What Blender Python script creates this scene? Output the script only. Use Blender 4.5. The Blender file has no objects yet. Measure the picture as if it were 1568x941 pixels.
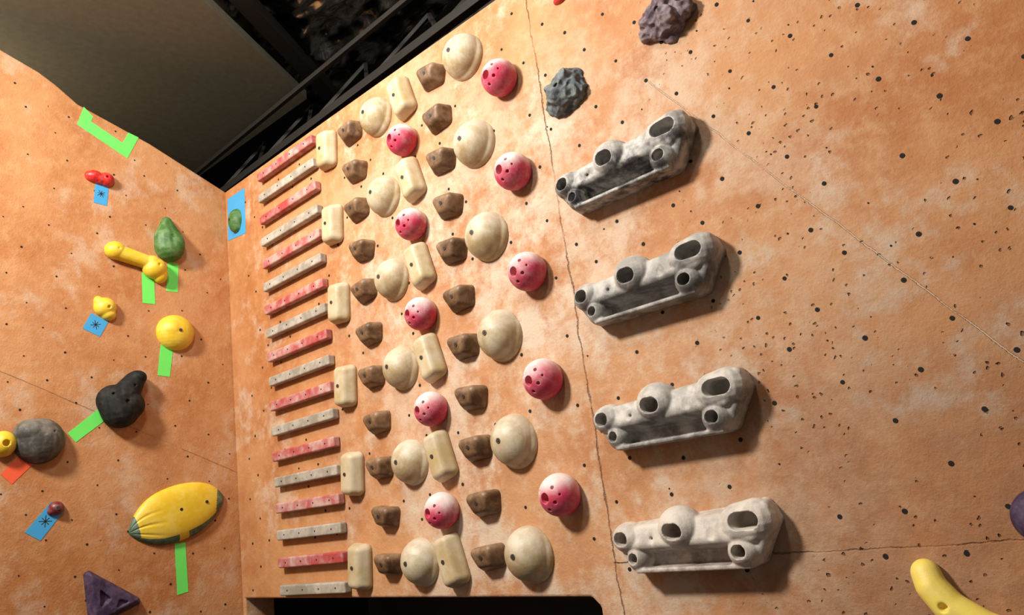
import bpy, bmesh, math, random
from mathutils import Vector, Matrix, Euler, noise
random.seed(7)
COL=bpy.context.collection
bpy.context.scene.view_settings.view_transform='Standard'
# ------------------------------------------------------------------ materials
def newmat(name):
    m=bpy.data.materials.new(name); m.use_nodes=True
    nt=m.node_tree; b=nt.nodes['Principled BSDF']; return m,nt,b
class N:
    def __init__(s,nt): s.nt=nt
    def n(s,t,**k):
        x=s.nt.nodes.new(t)
        for a,b in k.items(): setattr(x,a,b)
        return x
    def l(s,a,b): s.nt.links.new(a,b)
    def put(s,sock,val):
        if hasattr(val,'is_linked'): s.l(val,sock)
        else: sock.default_value=val
    def math(s,op,a,b=0.0,c=None,clamp=False):
        x=s.n('ShaderNodeMath',operation=op); x.use_clamp=clamp
        s.put(x.inputs[0],a); s.put(x.inputs[1],b)
        if c is not None: s.put(x.inputs[2],c)
        return x.outputs[0]
    def noise(s,co,scale,detail=4,rough=.55,dist=0,off=None):
        x=s.n('ShaderNodeTexNoise'); x.inputs['Scale'].default_value=scale
        x.inputs['Detail'].default_value=detail; x.inputs['Roughness'].default_value=rough
        x.inputs['Distortion'].default_value=dist
        if off is not None:
            a=s.n('ShaderNodeVectorMath',operation='ADD'); s.l(co,a.inputs[0]); s.put(a.inputs[1],off); co=a.outputs[0]
        s.l(co,x.inputs['Vector']); return x.outputs['Fac']
    def ramp(s,fac,lo,hi,a=0.0,b=1.0):
        x=s.n('ShaderNodeMapRange'); x.interpolation_type='SMOOTHSTEP'
        s.put(x.inputs[0],fac); x.inputs[1].default_value=lo; x.inputs[2].default_value=hi
        x.inputs[3].default_value=a; x.inputs[4].default_value=b; return x.outputs[0]
    def mix(s,f,a,b,bt='MIX'):
        x=s.n('ShaderNodeMix',data_type='RGBA',blend_type=bt)
        s.put(x.inputs[0],f)
        for i,v in ((6,a),(7,b)):
            if isinstance(v,tuple): v=(v[0],v[1],v[2],1)
            s.put(x.inputs[i],v)
        return x.outputs[2]
    def bump(s,h,strength=.3,dist=.01,nrm=None):
        x=s.n('ShaderNodeBump'); x.inputs['Strength'].default_value=strength; x.inputs['Distance'].default_value=dist
        s.l(h,x.inputs['Height'])
        if nrm is not None: s.l(nrm,x.inputs['Normal'])
        return x.outputs[0]

def wall_mat(name,main=True):
    m,nt,b=newmat(name); g=N(nt)
    tc=g.n('ShaderNodeTexCoord').outputs['Object']
    sep=g.n('ShaderNodeSeparateXYZ'); g.l(tc,sep.inputs[0]); x,y,z=sep.outputs
    n1=g.noise(tc,1.8,6,.6,.1); n2=g.noise(tc,4.5,9,.68,.1,(3,1,7)); n3=g.noise(tc,15,9,.72,.0,(9,4,2)); n4=g.noise(tc,110,4,.6); n5=g.noise(tc,2.6,8,.62,0,(1,8,3))
    deep=(.41,.150,.044); mid=(.52,.238,.094); pale=(.61,.47,.35); grey=(.40,.32,.26)
    c=g.mix(g.ramp(n1,.38,.62),deep,mid)
    c=g.mix(g.ramp(n3,.42,.7,0,.55),c,(.58,.32,.15))
    pm=g.ramp(n2,.52,.68,0,.65)
    if main:
        # chalk dust around the used area; thinned upward so colour dims the overlit top
        a1=g.math('MULTIPLY',g.ramp(g.math('ABSOLUTE',g.math('SUBTRACT',x,2.1)),.4,1.5,.85,0),g.ramp(z,2.6,3.3,1,.35))
        pm=g.math('ADD',pm,g.math('MULTIPLY',a1,g.ramp(g.math('MULTIPLY_ADD',n3,.4,g.math('MULTIPLY',n5,.6)),.43,.60,.12,1)),clamp=True)
        c=g.mix(pm,c,pale)
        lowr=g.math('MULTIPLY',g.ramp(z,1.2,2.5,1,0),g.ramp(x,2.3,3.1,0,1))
        c=g.mix(g.math('MULTIPLY',lowr,g.ramp(n2,.3,.6,.35,.8)),c,(.27,.135,.070))  # brown mottling that also paints light falloff toward the lower right
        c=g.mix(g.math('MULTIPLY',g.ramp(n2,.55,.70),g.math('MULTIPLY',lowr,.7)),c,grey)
    else:
        c=g.mix(g.math('MULTIPLY',pm,.7),c,pale)
    c=g.mix(g.ramp(n3,.40,.28,0,.5),c,(.30,.125,.045))
    h=g.math('ADD',g.math('MULTIPLY',n3,.6),g.math('MULTIPLY',n4,.16))
    vo=g.n('ShaderNodeTexVoronoi'); vo.inputs['Scale'].default_value=44 if main else 26
    ad=g.n('ShaderNodeVectorMath',operation='ADD'); g.l(tc,ad.inputs[0])
    nz=g.n('ShaderNodeTexNoise'); nz.inputs['Scale'].default_value=70; g.l(tc,nz.inputs['Vector'])
    sc=g.n('ShaderNodeVectorMath',operation='SCALE'); g.l(nz.outputs['Color'],sc.inputs[0]); sc.inputs[3].default_value=.014
    g.l(sc.outputs[0],ad.inputs[1]); g.l(ad.outputs[0],vo.inputs['Vector'])
    sepc=g.n('ShaderNodeSeparateColor'); g.l(vo.outputs['Color'],sepc.inputs[0])
    thr=g.math('GREATER_THAN',sepc.outputs[0],.42 if main else .8)
    spot=g.math('MULTIPLY',g.ramp(g.math('ADD',vo.outputs['Distance'],g.math('MULTIPLY',sepc.outputs[1],.17)),.14,.25,1,0),thr)
    nm=g.noise(tc,2.2,3,.5,0,(5,5,5))
    if main: msk=g.math('MULTIPLY',g.ramp(g.math('ADD',nm,g.ramp(z,1.4,2.3,.06,0)),.45,.51),g.ramp(x,2.6,2.95))
    else: msk=g.ramp(nm,.5,.6)
    spot=g.math('MULTIPLY',spot,msk)
    c=g.mix(g.math('MULTIPLY',spot,.8),c,(.12,.045,.02))
    h=g.math('SUBTRACT',h,g.math('MULTIPLY',spot,.8))
    def crack(d,w,amt,col,mask=None):
        nonlocal c,h
        k=g.ramp(g.math('ABSOLUTE',d),w*.3,w,1,0)
        k=g.math('MULTIPLY',k,g.ramp(n2,.40,.56,.2,1))
        if mask is not None: k=g.math('MULTIPLY',k,mask)
        c=g.mix(g.math('MULTIPLY',k,amt),c,col); h=g.math('SUBTRACT',h,g.math('MULTIPLY',k,.5))
    wob=g.math('MULTIPLY',g.math('SUBTRACT',g.noise(tc,7,6,.75),.5),.05)
    if main:
        d=g.math('ADD',g.math('SUBTRACT',x,2.305),wob)
        crack(d,.0036,.8,(.14,.055,.025))
        d=g.math('ADD',g.math('SUBTRACT',z,1.366),g.math('MULTIPLY',wob,.5))
        crack(d,.003,.6,(.12,.05,.025),g.ramp(x,2.29,2.31))
        d=g.math('ADD',g.math('MULTIPLY',g.math('SUBTRACT',x,2.736),.82),g.math('MULTIPLY',g.math('SUBTRACT',z,2.779),.572))
        d=g.math('ADD',d,g.math('MULTIPLY',wob,.4))
        crack(d,.0028,.8,(.66,.46,.32),g.ramp(x,2.70,2.74))
    else:
        d=g.math('ADD',g.math('SUBTRACT',z,g.math('MULTIPLY_ADD',y,-.475,1.912)),g.math('MULTIPLY',wob,.3)); crack(d,.0026,.25,(.25,.09,.03))
    g.l(c,b.inputs['Base Color']); b.inputs['Roughness'].default_value=.72
    b.inputs['Specular IOR Level'].default_value=.35
    g.l(g.bump(h,.9,.009),b.inputs['Normal'])
    return m

def hold_mat(name,col,col2=None,chalk=.3,scale=14,rough=.6,grad=0,gradlo=-.03,gradhi=.06,bump=.3,chalkcol=(.78,.70,.60),spec=.5):
    m,nt,b=newmat(name); g=N(nt)
    tc=g.n('ShaderNodeTexCoord').outputs['Object']
    oi=g.n('ShaderNodeObjectInfo').outputs['Random']
    cx=g.n('ShaderNodeCombineXYZ'); g.l(g.math('MULTIPLY',oi,30),cx.inputs[0])
    n1=g.noise(tc,scale,6,.65,.3,cx.outputs[0]); n2=g.noise(tc,scale*4,5,.6,0,cx.outputs[0]); n3=g.noise(tc,400,2)
    c=g.mix(g.ramp(n1,.35,.65),col,col2 or col)
    ck=g.ramp(g.math('ADD',g.math('MULTIPLY',n1,.5),g.math('MULTIPLY',n2,.5)),.42,.66,0,chalk)
    if grad:
        s=g.n('ShaderNodeSeparateXYZ'); g.l(tc,s.inputs[0])
        zz=g.math('ADD',s.outputs[2],g.math('MULTIPLY',g.math('SUBTRACT',n1,.5),.08))
        ck=g.math('ADD',ck,g.ramp(zz,gradlo,gradhi,0,grad),clamp=True)
    c=g.mix(ck,c,chalkcol)
    g.l(c,b.inputs['Base Color']); b.inputs['Roughness'].default_value=rough; b.inputs['Specular IOR Level'].default_value=spec
    g.l(g.bump(g.math('ADD',n2,g.math('MULTIPLY',n3,.5)),bump,.002),b.inputs['Normal'])
    return m
def plain(name,col,rough=.6,metal=0,nz=.15):
    m,nt,b=newmat(name); g=N(nt); tc=g.n('ShaderNodeTexCoord').outputs['Object']
    n=g.noise(tc,25,4); c=g.mix(g.ramp(n,.3,.7,0,nz),col,tuple(x*.5 for x in col))
    g.l(c,b.inputs['Base Color']); b.inputs['Roughness'].default_value=rough; b.inputs['Metallic'].default_value=metal
    return m
M={}
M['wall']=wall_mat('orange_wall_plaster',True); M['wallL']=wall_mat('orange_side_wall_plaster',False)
M['bolt']=plain('bolt_steel',(.22,.20,.18),.4,.8); M['hole']=plain('hole_black',(.006,.005,.004),.9)
M['cream']=hold_mat('cream_resin',(.36,.25,.12),(.48,.38,.23),.4,9,.5,.45,-.03,.09,chalkcol=(.66,.61,.50))
M['pinch']=hold_mat('butter_resin',(.44,.32,.15),(.52,.41,.25),.3,9,.5,.2,-.02,.1,chalkcol=(.64,.58,.45))
M['brown']=hold_mat('brown_resin',(.085,.038,.015),(.16,.080,.034),.30,16,.5,.3,.0,.04,chalkcol=(.38,.25,.15))
M['pink']=hold_mat('pink_resin',(.58,.04,.10),(.50,.04,.09),.22,10,.6,.92,-.02,.05,chalkcol=(.78,.67,.64),spec=.35)
M['redrung']=hold_mat('red_painted_wood',(.40,.05,.05),(.46,.18,.16),.7,6,.7,chalkcol=(.55,.43,.38))
M['greyrung']=hold_mat('chalked_wood',(.27,.23,.18),(.39,.34,.28),.55,8,.7,chalkcol=(.55,.50,.43))
M['grip1']=hold_mat('marbled_resin_dark',(.02,.02,.022),(.25,.24,.23),.9,9,.5,.5,-.03,.07,.6,chalkcol=(.54,.51,.47))
M['grip2']=hold_mat('marbled_resin_grey',(.11,.106,.10),(.27,.25,.235),.6,9,.55,.55,-.04,.08,.6,chalkcol=(.52,.49,.45))
M['grip3']=hold_mat('marbled_resin_mid',(.12,.112,.107),(.29,.265,.245),.65,9,.55,.6,-.05,.07,.6,chalkcol=(.56,.52,.47))
M['grip4']=hold_mat('marbled_resin_pale',(.24,.185,.16),(.40,.345,.31),.8,9,.6,.6,-.09,.04,.6,chalkcol=(.62,.56,.49))
M['yellow']=hold_mat('yellow_resin',(.72,.47,.016),(.78,.55,.03),.10,12,.45)
M['paleyellow']=hold_mat('pale_yellow_resin',(.85,.66,.12),(.80,.60,.09),.15,10,.5)
M['green']=hold_mat('green_resin',(.03,.11,.014),(.06,.18,.025),.12,12,.55)
M['black']=hold_mat('black_resin',(.006,.006,.006),(.010,.010,.009),.02,14,.7,spec=.25)
M['grey']=hold_mat('grey_resin',(.045,.042,.036),(.10,.09,.075),.35,11,.6,.2,0,.1,chalkcol=(.27,.24,.20),spec=.3)
M['red']=hold_mat('red_resin',(.55,.01,.01),(.6,.03,.02),.1,20,.4)
M['darkred']=hold_mat('dark_red_resin',(.13,.008,.012),(.18,.02,.02),.1,20,.4)
M['purple']=hold_mat('purple_resin',(.035,.018,.05),(.06,.035,.08),.3,14,.6,chalkcol=(.20,.15,.21),spec=.3)
M['rockpurple']=hold_mat('purple_rock_resin',(.09,.055,.075),(.17,.12,.14),.5,16,.75,.3,0,.1,bump=1.,chalkcol=(.42,.35,.33))
M['rockblue']=hold_mat('slate_rock_resin',(.05,.06,.068),(.11,.13,.138),.45,16,.75,.2,0,.1,bump=1.,chalkcol=(.28,.29,.28))
M['darkgreen']=hold_mat('dark_green_resin',(.045,.095,.05),(.07,.14,.075),.15,12,.5)
M['tapegreen']=plain('green_tape_film',(.15,.78,.12),.5,0,.08)
M['tapeblue']=plain('blue_tape_film',(.05,.34,.66),.5,0,.1)
M['tapeorange']=plain('orange_tape_film',(.85,.11,.04),.5,0,.08)
M['ink']=plain('marker_ink',(.01,.01,.01),.6)
# ------------------------------------------------------------------ mesh helpers
def bm_ell(c,r,rot=(0,0,0),seg=28):
    bm=bmesh.new(); bmesh.ops.create_uvsphere(bm,u_segments=seg,v_segments=seg//2+2,radius=1)
    bmesh.ops.transform(bm,matrix=Matrix.Translation(c)@Euler(rot).to_matrix().to_4x4()@Matrix.Diagonal((*r,1)),verts=bm.verts); return bm
def bm_hull(pts):
    bm=bmesh.new()
    for p in pts: bm.verts.new(p)
    r=bmesh.ops.convex_hull(bm,input=bm.verts)
    bmesh.ops.delete(bm,geom=[v for v in r['geom_interior'] if isinstance(v,bmesh.types.BMVert)],context='VERTS')
    bmesh.ops.recalc_face_normals(bm,faces=bm.faces); return bm
def bm_box(c,s,rot=(0,0,0),bev=0):
    bm=bmesh.new(); bmesh.ops.create_cube(bm,size=1)
    bmesh.ops.scale(bm,vec=s,verts=bm.verts)
    if bev: bmesh.ops.bevel(bm,geom=bm.edges[:],offset=bev,segments=3,affect='EDGES',profile=.5)
    bmesh.ops.transform(bm,matrix=Matrix.Translation(c)@Euler(rot).to_matrix().to_4x4(),verts=bm.verts); return bm
def bm_balls(lst,n=14):
    # rounded convex body: hull of spheres (centre, radius)
    pts=[]
    for c,r in lst:
        c=Vector(c)
        for i in range(n):
            for j in range(1,9):
                th=math.pi*j/9; ph=2*math.pi*i/n
                pts.append(c+Vector((math.sin(th)*math.cos(ph),math.sin(th)*math.sin(ph),math.cos(th)))*r)
        pts+= [c+Vector((0,0,r)),c-Vector((0,0,r))]
    return bm_hull(pts)
def bm_cap(p,q,r1,r2): return bm_balls([(p,r1),(q,r2)])
def bm_cyl(p,n,r,h,seg=20,r2=None):
    bm=bmesh.new(); bmesh.ops.create_cone(bm,cap_ends=True,segments=seg,radius1=r,radius2=r if r2 is None else r2,depth=h)
    q=Vector(n).normalized().to_track_quat('Z','Y').to_matrix().to_4x4()
    bmesh.ops.transform(bm,matrix=Matrix.Translation(p)@q,verts=bm.verts); return bm
def join(bms,mats=None):
    out=bmesh.new()
    for i,b in enumerate(bms):
        me=bpy.data.meshes.new('tmp')
        if mats:
            for f in b.faces: f.material_index=mats[i]
        b.to_mesh(me); out.from_mesh(me); bpy.data.meshes.remove(me); b.free()
    return out
def tmpobj(bm):
    me=bpy.data.meshes.new('tmp'); bm.to_mesh(me); bm.free(); o=bpy.data.objects.new('tmp',me); COL.objects.link(o); return o
def bolt_parts(p,n,r=.0085):
    p=Vector(p); n=Vector(n).normalized()
    return [(bm_cyl(p,n,r,.006),1),(bm_cyl(p+n*.0032,n,r*.72,.0008),2),(bm_cyl(p+n*.0036,n,r*.45,.001),1),(bm_cyl(p+n*.0042,n,r*.25,.0008,6),2)]
def blob(name,parts,cuts=(),voxel=.003,smooth=4,bolts=(),mat=None,clip=True,bolt_r=.0085):
    o=tmpobj(join(parts))
    md=o.modifiers.new('r','REMESH'); md.mode='VOXEL'; md.voxel_size=voxel
    co=None
    if cuts:
        co=tmpobj(join(cuts)); m2=co.modifiers.new('r','REMESH'); m2.mode='VOXEL'; m2.voxel_size=voxel
        b=o.modifiers.new('b','BOOLEAN'); b.operation='DIFFERENCE'; b.object=co; b.solver='EXACT'
        md=o.modifiers.new('r2','REMESH'); md.mode='VOXEL'; md.voxel_size=voxel*.9
    if smooth:
        s=o.modifiers.new('s','SMOOTH'); s.iterations=smooth; s.factor=.5
    dg=bpy.context.evaluated_depsgraph_get(); me=bpy.data.meshes.new_from_object(o.evaluated_get(dg))
    bm=bmesh.new(); bm.from_mesh(me); bpy.data.meshes.remove(me)
    if clip:
        bmesh.ops.bisect_plane(bm,geom=bm.verts[:]+bm.edges[:]+bm.faces[:],plane_co=(0,-.0004,0),plane_no=(0,1,0),clear_outer=True)
        bmesh.ops.holes_fill(bm,edges=[e for e in bm.edges if e.is_boundary],sides=0)
    for f in bm.faces: f.smooth=True; f.material_index=0
    mb=bmesh.new(); me2=bpy.data.meshes.new(name)
    bm.to_mesh(me2); mb.from_mesh(me2)
    ex=[]
    for p,n in bolts: ex+=bolt_parts(p,n,bolt_r)
    for b,mi in ex:
        for f in b.faces: f.material_index=mi
        t=bpy.data.meshes.new('t'); b.to_mesh(t); mb.from_mesh(t); bpy.data.meshes.remove(t); b.free()
    mb.to_mesh(me2); mb.free(); bm.free()
    bpy.data.objects.remove(o)
    if co: bpy.data.objects.remove(co)
    me2.materials.append(M[mat]); me2.materials.append(M['bolt']); me2.materials.append(M['hole'])
    return me2
def put_main(name,me,x,z,rot=0,scale=1,mat=None):
    o=bpy.data.objects.new(name,me); COL.objects.link(o)
    s=(scale,)*3 if not isinstance(scale,tuple) else scale
    o.matrix_world=Matrix.Translation((x,0,z))@Matrix.Rotation(rot,4,'Y')@Matrix.Diagonal((*s,1))
    if mat:
        o.material_slots[0].link='OBJECT'; o.material_slots[0].material=M[mat]
    return o
def put_left(name,me,a,z,rot=0,scale=1):
    o=bpy.data.objects.new(name,me); COL.objects.link(o)
    s=(scale,)*3 if not isinstance(scale,tuple) else scale
    o.matrix_world=Matrix.Translation((0,-a,z))@Matrix.Rotation(math.pi/2,4,'Z')@Matrix.Rotation(rot,4,'Y')@Matrix.Diagonal((*s,1))
    return o
def meshobj(name,bm,mat,parent=None,smooth=False):
    me=bpy.data.meshes.new(name)
    if smooth:
        for f in bm.faces: f.smooth=True
    bm.to_mesh(me); bm.free()
    for k in (mat if isinstance(mat,list) else [mat]): me.materials.append(M[k])
    o=bpy.data.objects.new(name,me); COL.objects.link(o)
    if parent: o.parent=parent
    return o
def sharp_bevel(o,w,seg=3):
    b=o.modifiers.new('b','BEVEL'); b.width=w; b.segments=seg; b.limit_method='ANGLE'
# ------------------------------------------------------------------ room
def prism(poly,axis,d0,d1):
    bm=bmesh.new(); a=[];b=[]
    for (p,q) in poly:
        if axis=='y': a.append(bm.verts.new((p,d0,q))); b.append(bm.verts.new((p,d1,q)))
        elif axis=='x': a.append(bm.verts.new((d0,p,q))); b.append(bm.verts.new((d1,p,q)))
        else: a.append(bm.verts.new((p,q,d0))); b.append(bm.verts.new((p,q,d1)))
    n=len(poly); bm.faces.new(a); bm.faces.new(b[::-1])
    for i in range(n): bm.faces.new((a[i],b[i],b[(i+1)%n],a[(i+1)%n]))
    bmesh.ops.recalc_face_normals(bm,faces=bm.faces); return bm
top=[(6.5,3.40),(2.15,3.444),(1.02,3.466),(0,3.482)]
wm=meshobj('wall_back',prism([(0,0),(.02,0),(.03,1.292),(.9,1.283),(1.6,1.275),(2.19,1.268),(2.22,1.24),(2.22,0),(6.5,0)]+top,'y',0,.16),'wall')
sharp_bevel(wm,.012)
wl=meshobj('wall_left',prism([(0.16,0),(0.16,3.40),(0.005,3.485),(-.408,3.672),(-.759,3.795),(-.86,3.87),(-.935,3.915),(-1.10,3.978),(-2.0,4.08),(-4.5,4.08),(-4.5,0)],'x',-.14,0),'wallL')
sharp_bevel(wl,.01)
M['dark']=plain('dark_paint',(.012,.010,.008),.8); M['soffit']=plain('soffit_board',(.16,.135,.09),.85,0,.3)
M['mat']=plain('crash_mat_vinyl',(.06,.06,.07),.7)
meshobj('floor',prism([(-3,-5),(6.5,-5),(6.5,2.5),(-3,2.5)],'z',-.1,0),'mat')
meshobj('wall_recess',prism([(.0,0),(2.4,0),(2.4,1.7),(0,1.7)],'y',.75,.8),'dark')
meshobj('wall_far',prism([(-3,0),(6.5,0),(6.5,4.9),(-3,4.9)],'y',2.5,2.6),'dark')
meshobj('wall_beyond',prism([(-5,0),(2.5,0),(2.5,4.9),(-5,4.9)],'x',-3.1,-3.0),'dark')
meshobj('ceiling',prism([(-3,-5),(6.5,-5),(6.5,2.5),(-3,2.5)],'z',4.9,5.0),'dark')
meshobj('ceiling_soffit',prism([(1.1,-1.27),(.10,.525),(-3,.38),(-3,-5),(1.1,-5)],'z',4.2,4.26),'soffit')
bp=[]
def beam(p,q,w,h):
    p=Vector(p);q=Vector(q);d=q-p; b=bm_box((0,0,0),(w,h,d.length),bev=.004)
    bmesh.ops.transform(b,matrix=Matrix.Translation((p+q)/2)@d.to_track_quat('Z','X').to_matrix().to_4x4(),verts=b.verts); return b
bp.append(beam((-2,.45,3.92),(5,.42,3.90),.05,.05)); bp.append(beam((-2,.70,4.02),(5,.66,4.0),.09,.09))
bp.append(beam((-2,.36,4.13),(5,.34,4.11),.03,.03))
for i in range(9):
    x=-1+i*.6
    bp.append(beam((x,.45,3.92),(x+.3,.70,4.3),.025,.025)); bp.append(beam((x+.3,.70,4.3),(x+.6,.45,3.92),.025,.025))
bp.append(beam((1.3,-1.4,4.35),(.05,.75,4.33),.07,.10))
M['steel']=plain('painted_steel',(.030,.026,.022),.5,.3)
meshobj('roof_truss',join(bp),'steel')
m,nt,b=newmat('crumpled_foil'); g=N(nt); tc=g.n('ShaderNodeTexCoord').outputs['Object']
g.l(g.mix(g.ramp(g.noise(tc,3.5,2),.46,.56),(.035,.034,.032),(.60,.58,.54)),b.inputs['Base Color']); b.inputs['Metallic'].default_value=.95; b.inputs['Roughness'].default_value=.2
g.l(g.bump(g.noise(tc,7,2,.4,1.2),.4,.03),b.inputs['Normal']); M['foil']=m
bm=bmesh.new(); bmesh.ops.create_grid(bm,x_segments=200,y_segments=130,size=1)
for v in bm.verts:
    v.co=Vector((1.15+v.co.x*1.4,.02+v.co.y*.85,4.42))
    p=Vector((v.co.x*2.2,v.co.y*5,0))
    v.co.z+=.05*noise.noise(p)+.05*abs(noise.noise(p*1.7))+.025*abs(noise.noise(p*3.6))-.06*max(0,math.sin(v.co.x*5.2))**6
meshobj('foil_insulation',bm,'foil',smooth=True)
# ------------------------------------------------------------------ bolt holes
def holes(name,pts,axis,parent):
    bms=[]
    for a,z,r in pts:
        if axis=='y': p=(a,-.0006,z); n=(0,-1,0)
        else: p=(.0006,-a,z); n=(1,0,0)
        bms.append(bm_cyl(p,n,r,.0016,12))
    meshobj(name,join(bms),'hole',parent)
pts=[]
row=0; z=1.34
while z<3.42:
    x=.12+(.09 if row%2 else 0)
    while x<5:
        px=x+random.uniform(-.018,.018); pz=z+random.uniform(-.014,.014)
        if not(random.random()<(.4 if px<2.2 else .08)) : pts.append((px,pz,random.uniform(.0052,.0064)))
        x+=.185
    z+=.105; row+=1
for i in range(40): pts.append((random.uniform(2.3,4.2),random.uniform(1.3,3.3),random.uniform(.002,.003)))
holes('bolt_holes',pts,'y',wm)
pts=[];row=0;z=1.30
while z<3.9:
    a=.06+(.09 if row%2 else 0)
    while a<1.5:
        pa=a+random.uniform(-.03,.03); pz=z+random.uniform(-.03,.03)
        if pz<3.45+.42*pa and random.random()<.8: pts.append((pa,pz,random.uniform(.003,.0052)))
        a+=.18
    z+=.12; row+=1
holes('bolt_holes_side',pts,'x',wl)
# ------------------------------------------------------------------ campus rungs
def rung(kind):
    me_b=[bm_box((0,-.0190,0),(.515,.036,.046),bev=.007)]
    ms=[0]
    for i in range(4):
        x=-.19+i*.127
        for b,mi in bolt_parts((x,-.0355,.0),(0,-1,0),.0035)[:1]: me_b.append(b); ms.append(2)
    bm=join(me_b,ms); me=bpy.data.meshes.new('rung_'+kind)
    bm.to_mesh(me); bm.free()
    me.materials.append(M['redrung' if kind=='red' else 'greyrung']); me.materials.append(M['bolt']); me.materials.append(M['hole'])
    return me
rr,rg=rung('red'),rung('grey')
for i in range(18):
    put_main('red_campus_rung' if i%2==0 else 'grey_campus_rung',rr if i%2==0 else rg,.680+random.uniform(-.004,.004),3.391-.1213*i,random.uniform(-.006,.006))
# ------------------------------------------------------------------ board holds
sl=blob('sloper',[bm_ell((-.002,0,.002),(.084,.080,.084),seg=40),bm_ell((.005,0,-.006),(.084,.042,.083),seg=40)],voxel=.003,smooth=3,bolts=[((-.004,-.0788,.004),(0,-1,.05))],mat='cream')
pc=[bm_ell((-.010,-.098,-.004),(.0165,.034,.0165))]
for x,z in ((.024,.022),(-.036,.022),(.022,-.024),(-.010,-.040),(.042,-.004)):
    d=Vector((x,-math.sqrt(max(.0665**2-x*x-z*z,0)),z)).normalized(); c=Vector((0,-.034,0))+d*.0665
    pc.append(bm_cyl(c,d,.006 if x<.03 else .004,.02,12))
pk=blob('ball',[bm_ell((0,-.034,0),(.0665,.0665,.0665),seg=40),bm_cyl((0,-.01,0),(0,-1,0),.052,.03,32)],pc,voxel=.002,smooth=2,mat='pink')
pn=blob('pinch',[bm_balls([((sx*.028,-.012,sz*.064),.026) for sx in (-1,1) for sz in (-1,1)]+[((sx*.016,-.042,sz*.060),.024) for sx in (-1,1) for sz in (-1,1)])],voxel=.003,smooth=6,bolts=[((0,-.0655,.0),(0,-1,0))],mat='pinch',bolt_r=.0075)
ed=blob('edge',[bm_balls([((sx*.046,-.002,.020),.018) for sx in (-1,1)]+[((sx*.032,-.040,.020),.019) for sx in (-1,1)]+[((sx*.038,-.002,-.022),.018) for sx in (-1,1)]+[((sx*.018,-.034,-.010),.020) for sx in (-1,1)])],
    [bm_ell((.0,-.020,.050),(.042,.018,.016))],voxel=.0025,smooth=10,bolts=[((0,-.0555,.006),(0,-1,-.10))],mat='brown',bolt_r=.0075)
for i in range(6):
    z=3.291-.3766*i
    put_main('yellow_pinch_hold',pn,1.030,z,math.radians(6),(1.14,.92,1.02)); put_main('yellow_pinch_hold',pn,1.592,z,math.radians(-15),(1.06,.97,1.04))
    put_main('cream_sloper_hold',sl,1.407,z,random.uniform(-.15,.15),1.04); put_main('cream_sloper_hold',sl,1.966,z,random.uniform(-.15,.15),1.09)
    put_main('brown_edge_hold',ed,1.223,z,random.uniform(-.12,.12),1.07); put_main('brown_edge_hold',ed,1.784,z,random.uniform(-.12,.12),1.08)
for i in range(5):
    z=3.093-.3766*i
    put_main('pink_ball_hold',pk,1.584,z,random.uniform(-.3,.3)); put_main('pink_ball_hold',pk,2.153,z,random.uniform(-.3,.3),1.03)
    put_main('brown_edge_hold',ed,1.232,z+.004,random.uniform(-.12,.12),1.07); put_main('brown_edge_hold',ed,1.792,z+.004,random.uniform(-.12,.12),1.08)
# ------------------------------------------------------------------ multi pocket grips
P=[bm_balls([((-.20,-.006,.040),.016),((.215,-.006,.064),.016),((-.20,-.058,.030),.018),((.215,-.066,.048),.020),((-.19,-.068,-.006),.018),((.20,-.076,.000),.020),((-.18,-.01,-.02),.018),((.18,-.01,-.02),.018)]),
   bm_ell((-.212,-.042,.014),(.058,.058,.047)),
   bm_ell((-.024,-.056,.034),(.068,.064,.060)),
   bm_cap((.158,-.050,.028),(.210,-.052,.036),.057,.057),
   bm_balls([((.226,-.010,.070),.020),((.238,-.062,.064),.020),((.248,-.030,.028),.018),((.238,-.066,.020),.020),((.186,-.010,-.062),.020),((.186,-.050,-.060),.020),((.15,-.03,.0),.02)]),
   bm_balls([((-.246,-.010,.040),.016),((-.248,-.04,.004),.018),((-.205,-.010,-.066),.018),((-.200,-.050,-.062),.018),((-.16,-.03,.0),.02)]),
   bm_box((-.005,-.040,-.079),(.37,.084,.014),bev=.004),
   bm_ell((-.185,-.038,-.046),(.040,.058,.042)), bm_ell((.160,-.044,-.042),(.050,.064,.046)),
   bm_hull([(x,y,z) for y in (.01,-.018) for x,z in ((-.258,.03),(-.24,.05),(.25,.07),(.264,.03),(.19,-.083),(-.19,-.083))])]
def pocket(x,z,rx,rz,front): return bm_balls([((x-rx+rz,front,z),rz),((x+rx-rz,front,z),rz),((x-rx+rz*.9,-.024,z+.002),rz*.75),((x+rx-rz*.9,-.024,z+.002),rz*.75)])
Cc=[pocket(-.220,.014,.0265,.0215,-.12), pocket(-.028,.026,.033,.0235,-.14), pocket(.190,.038,.044,.025,-.13),
   pocket(-.189,-.044,.0175,.017,-.12), pocket(.158,-.040,.022,.0195,-.13),
   bm_balls([((-.125,-.040,-.052),.016),((.088,-.040,-.050),.016),((-.125,-.10,-.052),.019),((.088,-.11,-.050),.019)]),
   bm_ell((.082,-.115,.020),(.030,.030,.045)), bm_ell((-.118,-.105,.020),(.028,.026,.036)),
   bm_cyl((-.118,-.085,.010),(0,-1,0),.005,.05)]
gp=blob('grip',P,Cc,voxel=.0026,smooth=5,mat='grip2')
for i,z in enumerate((2.548,2.163,1.774,1.425)):
    put_main('grey_multi_pocket_grip',gp,2.600+(.0,.004,.006,.006)[i],z,0,(.965,.92,.97),'grip%d'%(i+1))
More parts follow.
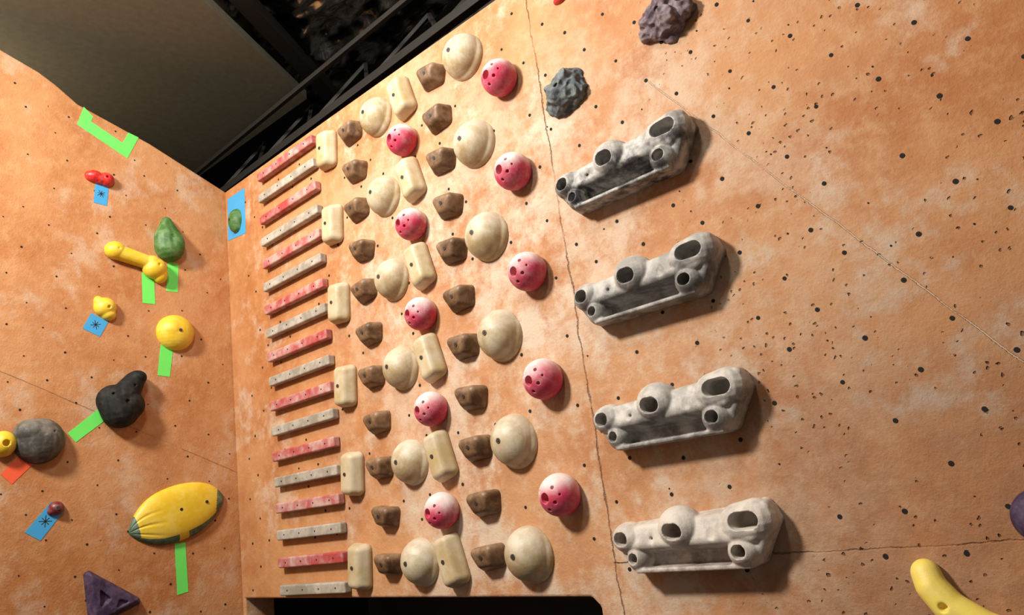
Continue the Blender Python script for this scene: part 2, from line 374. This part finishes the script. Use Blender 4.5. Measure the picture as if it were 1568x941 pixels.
# ------------------------------------------------------------------ rocks and other main wall holds
def rock(name,r,seed,mat,h=.08):
    bm=bmesh.new(); bmesh.ops.create_icosphere(bm,subdivisions=5,radius=1)
    for v in bm.verts:
        n=v.co.normalized(); k=1+.25*noise.noise(n*1.7+Vector((seed,0,0)))-.34*abs(noise.noise(n*2.6+Vector((0,seed,0))))+.07*noise.noise(n*7+Vector((seed,3,0)))
        v.co=Vector((n.x*r[0]*k,n.y*h*k,n.z*r[1]*k))
    return blob(name,[bm],[bm_cyl((0,-h*.9,0.01),(0,-1,0),.009,.06)],voxel=.0025,smooth=1,mat=mat,bolts=[((0,-h*.62,.01),(0,-1,0))])
put_main('purple_rock_hold',rock('rock_a',(.100,.078),2.3,'rockpurple',.080),2.830,2.962)
put_main('slate_rock_hold',rock('rock_b',(.090,.084),5.9,'rockblue',.070),2.415,2.912)
put_main('purple_round_hold',blob('pr',[bm_ell((0,0,0),(.065,.05,.06)),bm_ell((.03,0,-.02),(.06,.05,.05))],mat='purple'),3.425,1.412)
put_main('red_chip_hold',blob('rc',[bm_ell((0,0,0),(.03,.02,.015)),bm_ell((.01,0,.006),(.018,.026,.014))],mat='red'),2.452,3.262)
put_main('yellow_curved_hold',blob('yb',[bm_cap((-.055,-.018,.030),(-.048,-.026,.005),.029,.031),bm_cap((-.048,-.026,.005),(-.022,-.028,-.035),.031,.033),bm_cap((-.022,-.028,-.035),(.03,-.028,-.070),.033,.031),bm_cap((.03,-.028,-.070),(.11,-.018,-.095),.031,.022)],[bm_cyl((-.030,-.070,-.030),(-.1,-1,-.1),.0085,.05)],smooth=8,mat='paleyellow'),3.232,1.276,0,1.12)
# ------------------------------------------------------------------ side wall holds
def L(a,z): return (.992*a+.0157,.992*z+.0129)
green=blob('gh',[bm_cap((-.004,-.02,-.045),(.0,-.02,.0),.070,.066),bm_cap((0,-.02,0),(.012,-.012,.085),.064,.026),bm_ell((.02,-.05,-.03),(.04,.05,.06))],[bm_cyl((0,-.11,.0),(0,-1,0),.009,.06)],smooth=7,mat='green')
a,z=L(.318,3.150); put_left('green_teardrop_hold',green,a,z,math.radians(-10),(1.08,.9,1.10))
bone=blob('bn',[bm_ell((-.105,-.02,.03),(.050,.045,.046)),bm_cap((-.10,-.02,.025),(.05,-.024,-.006),.040,.036),bm_ell((.085,-.02,-.03),(.060,.055,.056)),bm_ell((.115,-.015,-.055),(.038,.04,.050)),bm_ell((.07,-.02,-.005),(.045,.05,.038))],[bm_cyl((-.10,-.08,.03),(0,-1,0),.007,.04),bm_cyl((.09,-.09,-.025),(0,-1,0),.008,.05)],smooth=6,mat='yellow')
a,z=L(.478,3.008); put_left('yellow_bone_hold',bone,a,z,math.radians(2))
a,z=L(.625,2.742); put_left('small_yellow_jug',blob('ys',[bm_ell((0,0,.005),(.052,.05,.05)),bm_ell((.015,0,-.03),(.035,.04,.03)),bm_ell((-.03,0,.03),(.022,.03,.03))],[bm_cyl((.005,-.06,-.002),(0,-1,0),.008,.05)],smooth=9,mat='yellow'),a,z)
a,z=L(.288,2.643); put_left('yellow_dome_hold',blob('yd',[bm_ell((0,0,0),(.096,.068,.094)),bm_ell((-.02,0,.01),(.07,.070,.07))],smooth=6,bolts=[((0,-.0675,0),(0,-1,0))],mat='yellow'),a,z)
a,z=L(.558,2.292); put_left('black_pear_hold',blob('bk',[bm_cap((-.01,-.03,-.055),(-.03,-.02,.0),.078,.072),bm_cap((.0,-.03,.0),(.055,-.03,.085),.066,.044),bm_ell((.066,-.03,.098),(.040,.05,.036)),bm_ell((.02,-.03,-.03),(.07,.07,.07))],[bm_cyl((.0,-.11,-.02),(0,-1,0),.009,.05),bm_cyl((.04,-.10,.055),(0,-1,0),.006,.06),bm_cyl((-.05,-.10,.02),(0,-1,0),.006,.06)],smooth=12,mat='black'),a,z,math.radians(-3),(1.1,1,1.02))
a,z=L(.894,2.112); put_left('grey_dome_hold',blob('gd',[bm_ell((0,0,0),(.100,.085,.100)),bm_ell((-.03,0,.03),(.072,.08,.066))],[bm_cyl((.0,-.10,.02),(0,-1,0),.008,.04),bm_cyl((.045,-.085,.035),(.3,-1,.3),.006,.04)],smooth=3,mat='grey'),a,z)
a,z=L(1.032,2.103); put_left('small_yellow_pocket_hold',blob('yp',[bm_ell((0,-.01,0),(.050,.05,.055))],[bm_cyl((.002,-.06,-.002),(0,-1,0),.014,.06)],smooth=4,mat='yellow'),a,z)
a,z=L(.648,3.418); put_left('red_crimp_hold',blob('rd',[bm_ell((-.025,0,.008),(.038,.035,.030)),bm_ell((.025,0,.003),(.035,.04,.034)),bm_ell((.0,0,.0),(.05,.034,.026))],[bm_cyl((.02,-.05,.005),(0,-1,0),.006,.05),bm_ell((-.016,-.035,-.024),(.018,.02,.012))],smooth=3,voxel=.0022,mat='red'),a,z,0,1.12)
a,z=L(.824,1.817); put_left('small_dark_red_hold',blob('dr',[bm_ell((0,0,0),(.032,.032,.03)),bm_ell((-.015,0,-.012),(.02,.02,.018))],smooth=3,voxel=.0022,bolts=[((0,-.031,0),(0,-1,0))],mat='darkred'),a,z)
put_main('small_green_hold',blob('sg',[bm_ell((0,0,0),(.055,.045,.068)),bm_ell((.0,0,-.03),(.045,.04,.04))],smooth=3,mat='green',bolts=[((0,-.044,.0),(0,-1,0))]),.125,3.262)
tri=blob('pt',[bm_hull([(-.115,.02,.10),(-.085,.02,.115),(.125,.02,-.035),(.13,.02,-.07),(-.09,.02,-.13),(-.09,-.045,.085),(.09,-.042,-.045),(-.07,-.042,-.10)])],
    [bm_hull([(-.055,-.028,.022),(-.015,-.028,-.02),(-.050,-.028,-.045),(-.060,-.09,.030),(.000,-.09,-.022),(-.055,-.09,-.055)]),bm_hull([(.02,-.030,-.03),(.06,-.030,-.045),(.01,-.030,-.06),(.02,-.09,-.022),(.07,-.09,-.045),(-.0,-.09,-.066)])],smooth=10,mat='purple')
a,z=L(.60,1.425); put_left('purple_triangle_jug',tri,a,z,0,1.06)
def leaf():
    bm=bmesh.new(); nu,nv=110,64; Lh=.236; g_=[]
    for i in range(nu+1):
        u=-1+2*i/nu; row=[]
        wb=.135*(1-abs(u)**2.3)**.85+.004
        wt=.118*(1-abs(u)**2.6)**.75+.004 if u<=0 else .118*(1-.50*u**2)*(1-u**9)**.8+.004
        for j in range(nv+1):
            v=-1+2*j/nv; zz=(wt if v>0 else wb)*v
            h=.044*(max(0,1-abs(v)**3.2)**.5)*(max(0,1-abs(u)**3)**.5)*(1-.25*u*u)*(1-.2*v*v)+.003*(1 if abs(v)<1 else 0)
            if u<-.30: h-=.004*max(0,math.sin((v*3.2+u*1.5)*4))**3*(min(1,(-u-.30)*3))*max(0,1-v*v)
            row.append(bm.verts.new((u*Lh,-h,zz+.015*(1-u*u))))
        g_.append(row)
    for i in range(nu):
        for j in range(nv):
            f=bm.faces.new((g_[i][j],g_[i+1][j],g_[i+1][j+1],g_[i][j+1])); f.smooth=True
            u=-1+2*(i+.5)/nu; v=-1+2*(j+.5)/nv
            f.material_index=1 if (u>.80+.12*v or u<-.84 or (v<-.76 and (u>.05 or u<-.15))) else 0
    bmesh.ops.recalc_face_normals(bm,faces=bm.faces)
    me=bpy.data.meshes.new('leaf')
    for p in [(.0,-.0455,.02),(.13,-.041,.01)]:
        for b,mi in bolt_parts(p,(0,-1,0),.007)[:2]:
            for f in b.faces: f.material_index=2
            t=bpy.data.meshes.new('t'); b.to_mesh(t); bm.from_mesh(t); b.free()
    bm.to_mesh(me); bm.free()
    for k in ('yellow','darkgreen','hole'): me.materials.append(M[k])
    return me
a,z=L(.292,1.735); put_left('yellow_leaf_hold',leaf(),a,z,math.radians(-15))
# ------------------------------------------------------------------ tape
def tape_mesh(pts,col,ink=False):
    bm=bmesh.new(); t=.0012
    bot=[bm.verts.new((x,-.0003,z)) for x,z in pts]; tp=[bm.verts.new((x,-.0003-t,z)) for x,z in pts]; n=len(pts)
    bm.faces.new(tp); bm.faces.new(bot[::-1])
    for i in range(n): bm.faces.new((bot[i],bot[(i+1)%n],tp[(i+1)%n],tp[i]))
    bmesh.ops.recalc_face_normals(bm,faces=bm.faces)
    bms=[bm]; ms=[0]
    if ink:
        for k in range(4):
            an=k*math.pi/4+.2
            bms.append(bm_box((0,-.0018,0),(ink*(1.0 if k%2 else .8),.0005,.003),(0,an,0))); ms.append(1)
    o=join(bms,ms); me=bpy.data.meshes.new('tape'); o.to_mesh(me); o.free(); me.materials.append(M[col]); me.materials.append(M['ink']); return me
def strip(w,h):
    j=lambda: random.uniform(-.003,.003)
    return [(-w/2+j(),-h/2+j()),(w/2+j(),-h/2+j()),(w/2+j(),h/2+j()),(-w/2+j(),h/2+j())]
put_left('green_tape',tape_mesh(strip(.058,.16),'tapegreen'),.307,2.935,math.radians(4))
put_left('green_tape',tape_mesh(strip(.058,.16),'tapegreen'),.430,2.86,math.radians(-1))
put_left('green_tape',tape_mesh(strip(.060,.16),'tapegreen'),.353,2.49,math.radians(8))
put_left('green_tape',tape_mesh(strip(.060,.19),'tapegreen'),.70,2.18,math.radians(50))
put_left('green_tape',tape_mesh(strip(.056,.23),'tapegreen'),.297,1.485,math.radians(-2))
put_left('orange_tape',tape_mesh(strip(.065,.13),'tapeorange'),.978,2.0,math.radians(42))
put_left('blue_tape',tape_mesh(strip(.062,.11),'tapeblue',.04),.652,3.328,math.radians(2))
put_left('blue_tape',tape_mesh(strip(.085,.085),'tapeblue',.045),.676,2.65,math.radians(25))
put_left('blue_tape',tape_mesh(strip(.070,.15),'tapeblue',.05),.873,1.765,math.radians(38))
gt=[(.764,3.679),(.525,3.555),(.468,3.691),(.520,3.705),(.548,3.637),(.700,3.715),(.690,3.745),(.734,3.787)]
put_left('green_tape',tape_mesh([(.62-a,z-3.66) for a,z in gt],'tapegreen'),.62,3.66)
put_main('blue_tape',tape_mesh([(-.10,-.11),(.095,-.13),(.105,.13),(-.085,.135)],'tapeblue'),.118,3.29)
# ------------------------------------------------------------------ light
def area(name,loc,target,size,power,col):
    l=bpy.data.lights.new(name,'AREA'); l.shape='DISK'; l.size=size; l.energy=power; l.color=col
    o=bpy.data.objects.new(name,l); COL.objects.link(o); o.location=loc
    o.rotation_euler=(Vector(target)-Vector(loc)).to_track_quat('-Z','Y').to_euler()
area('gym_lamp',(1.35,-2.75,4.12),(2.0,0,1.6),.5,190,(1,.95,.86))
area('right_fill',(2.9,-2.2,4.6),(2.7,0,1.8),.5,28,(1,.95,.88))  # added fill lamp, lifts the right part of the wall
area('soffit_fill',(-.9,-1.7,3.85),(-.5,-1.2,4.2),.3,18,(1,.92,.68))  # added, hidden behind the side wall to brighten the soffit's left end
area('foil_fill',(1.9,-1.3,3.95),(.7,.3,4.45),.25,26,(1,.97,.92))  # added out of view, aimed up so the foil catches light
w=bpy.data.worlds.new('world'); bpy.context.scene.world=w; w.use_nodes=True
w.node_tree.nodes['Background'].inputs[0].default_value=(1,.90,.80,1); w.node_tree.nodes['Background'].inputs[1].default_value=.15
cam=bpy.data.cameras.new('camera'); co=bpy.data.objects.new('camera',cam); COL.objects.link(co)
cam.sensor_width=36; cam.lens=1147.0/1568*36; cam.clip_start=.02
co.location=(3.729938,-1.95,1.6); co.rotation_euler=(1.8183083,.1331570,.7506263)
bpy.context.scene.camera=co
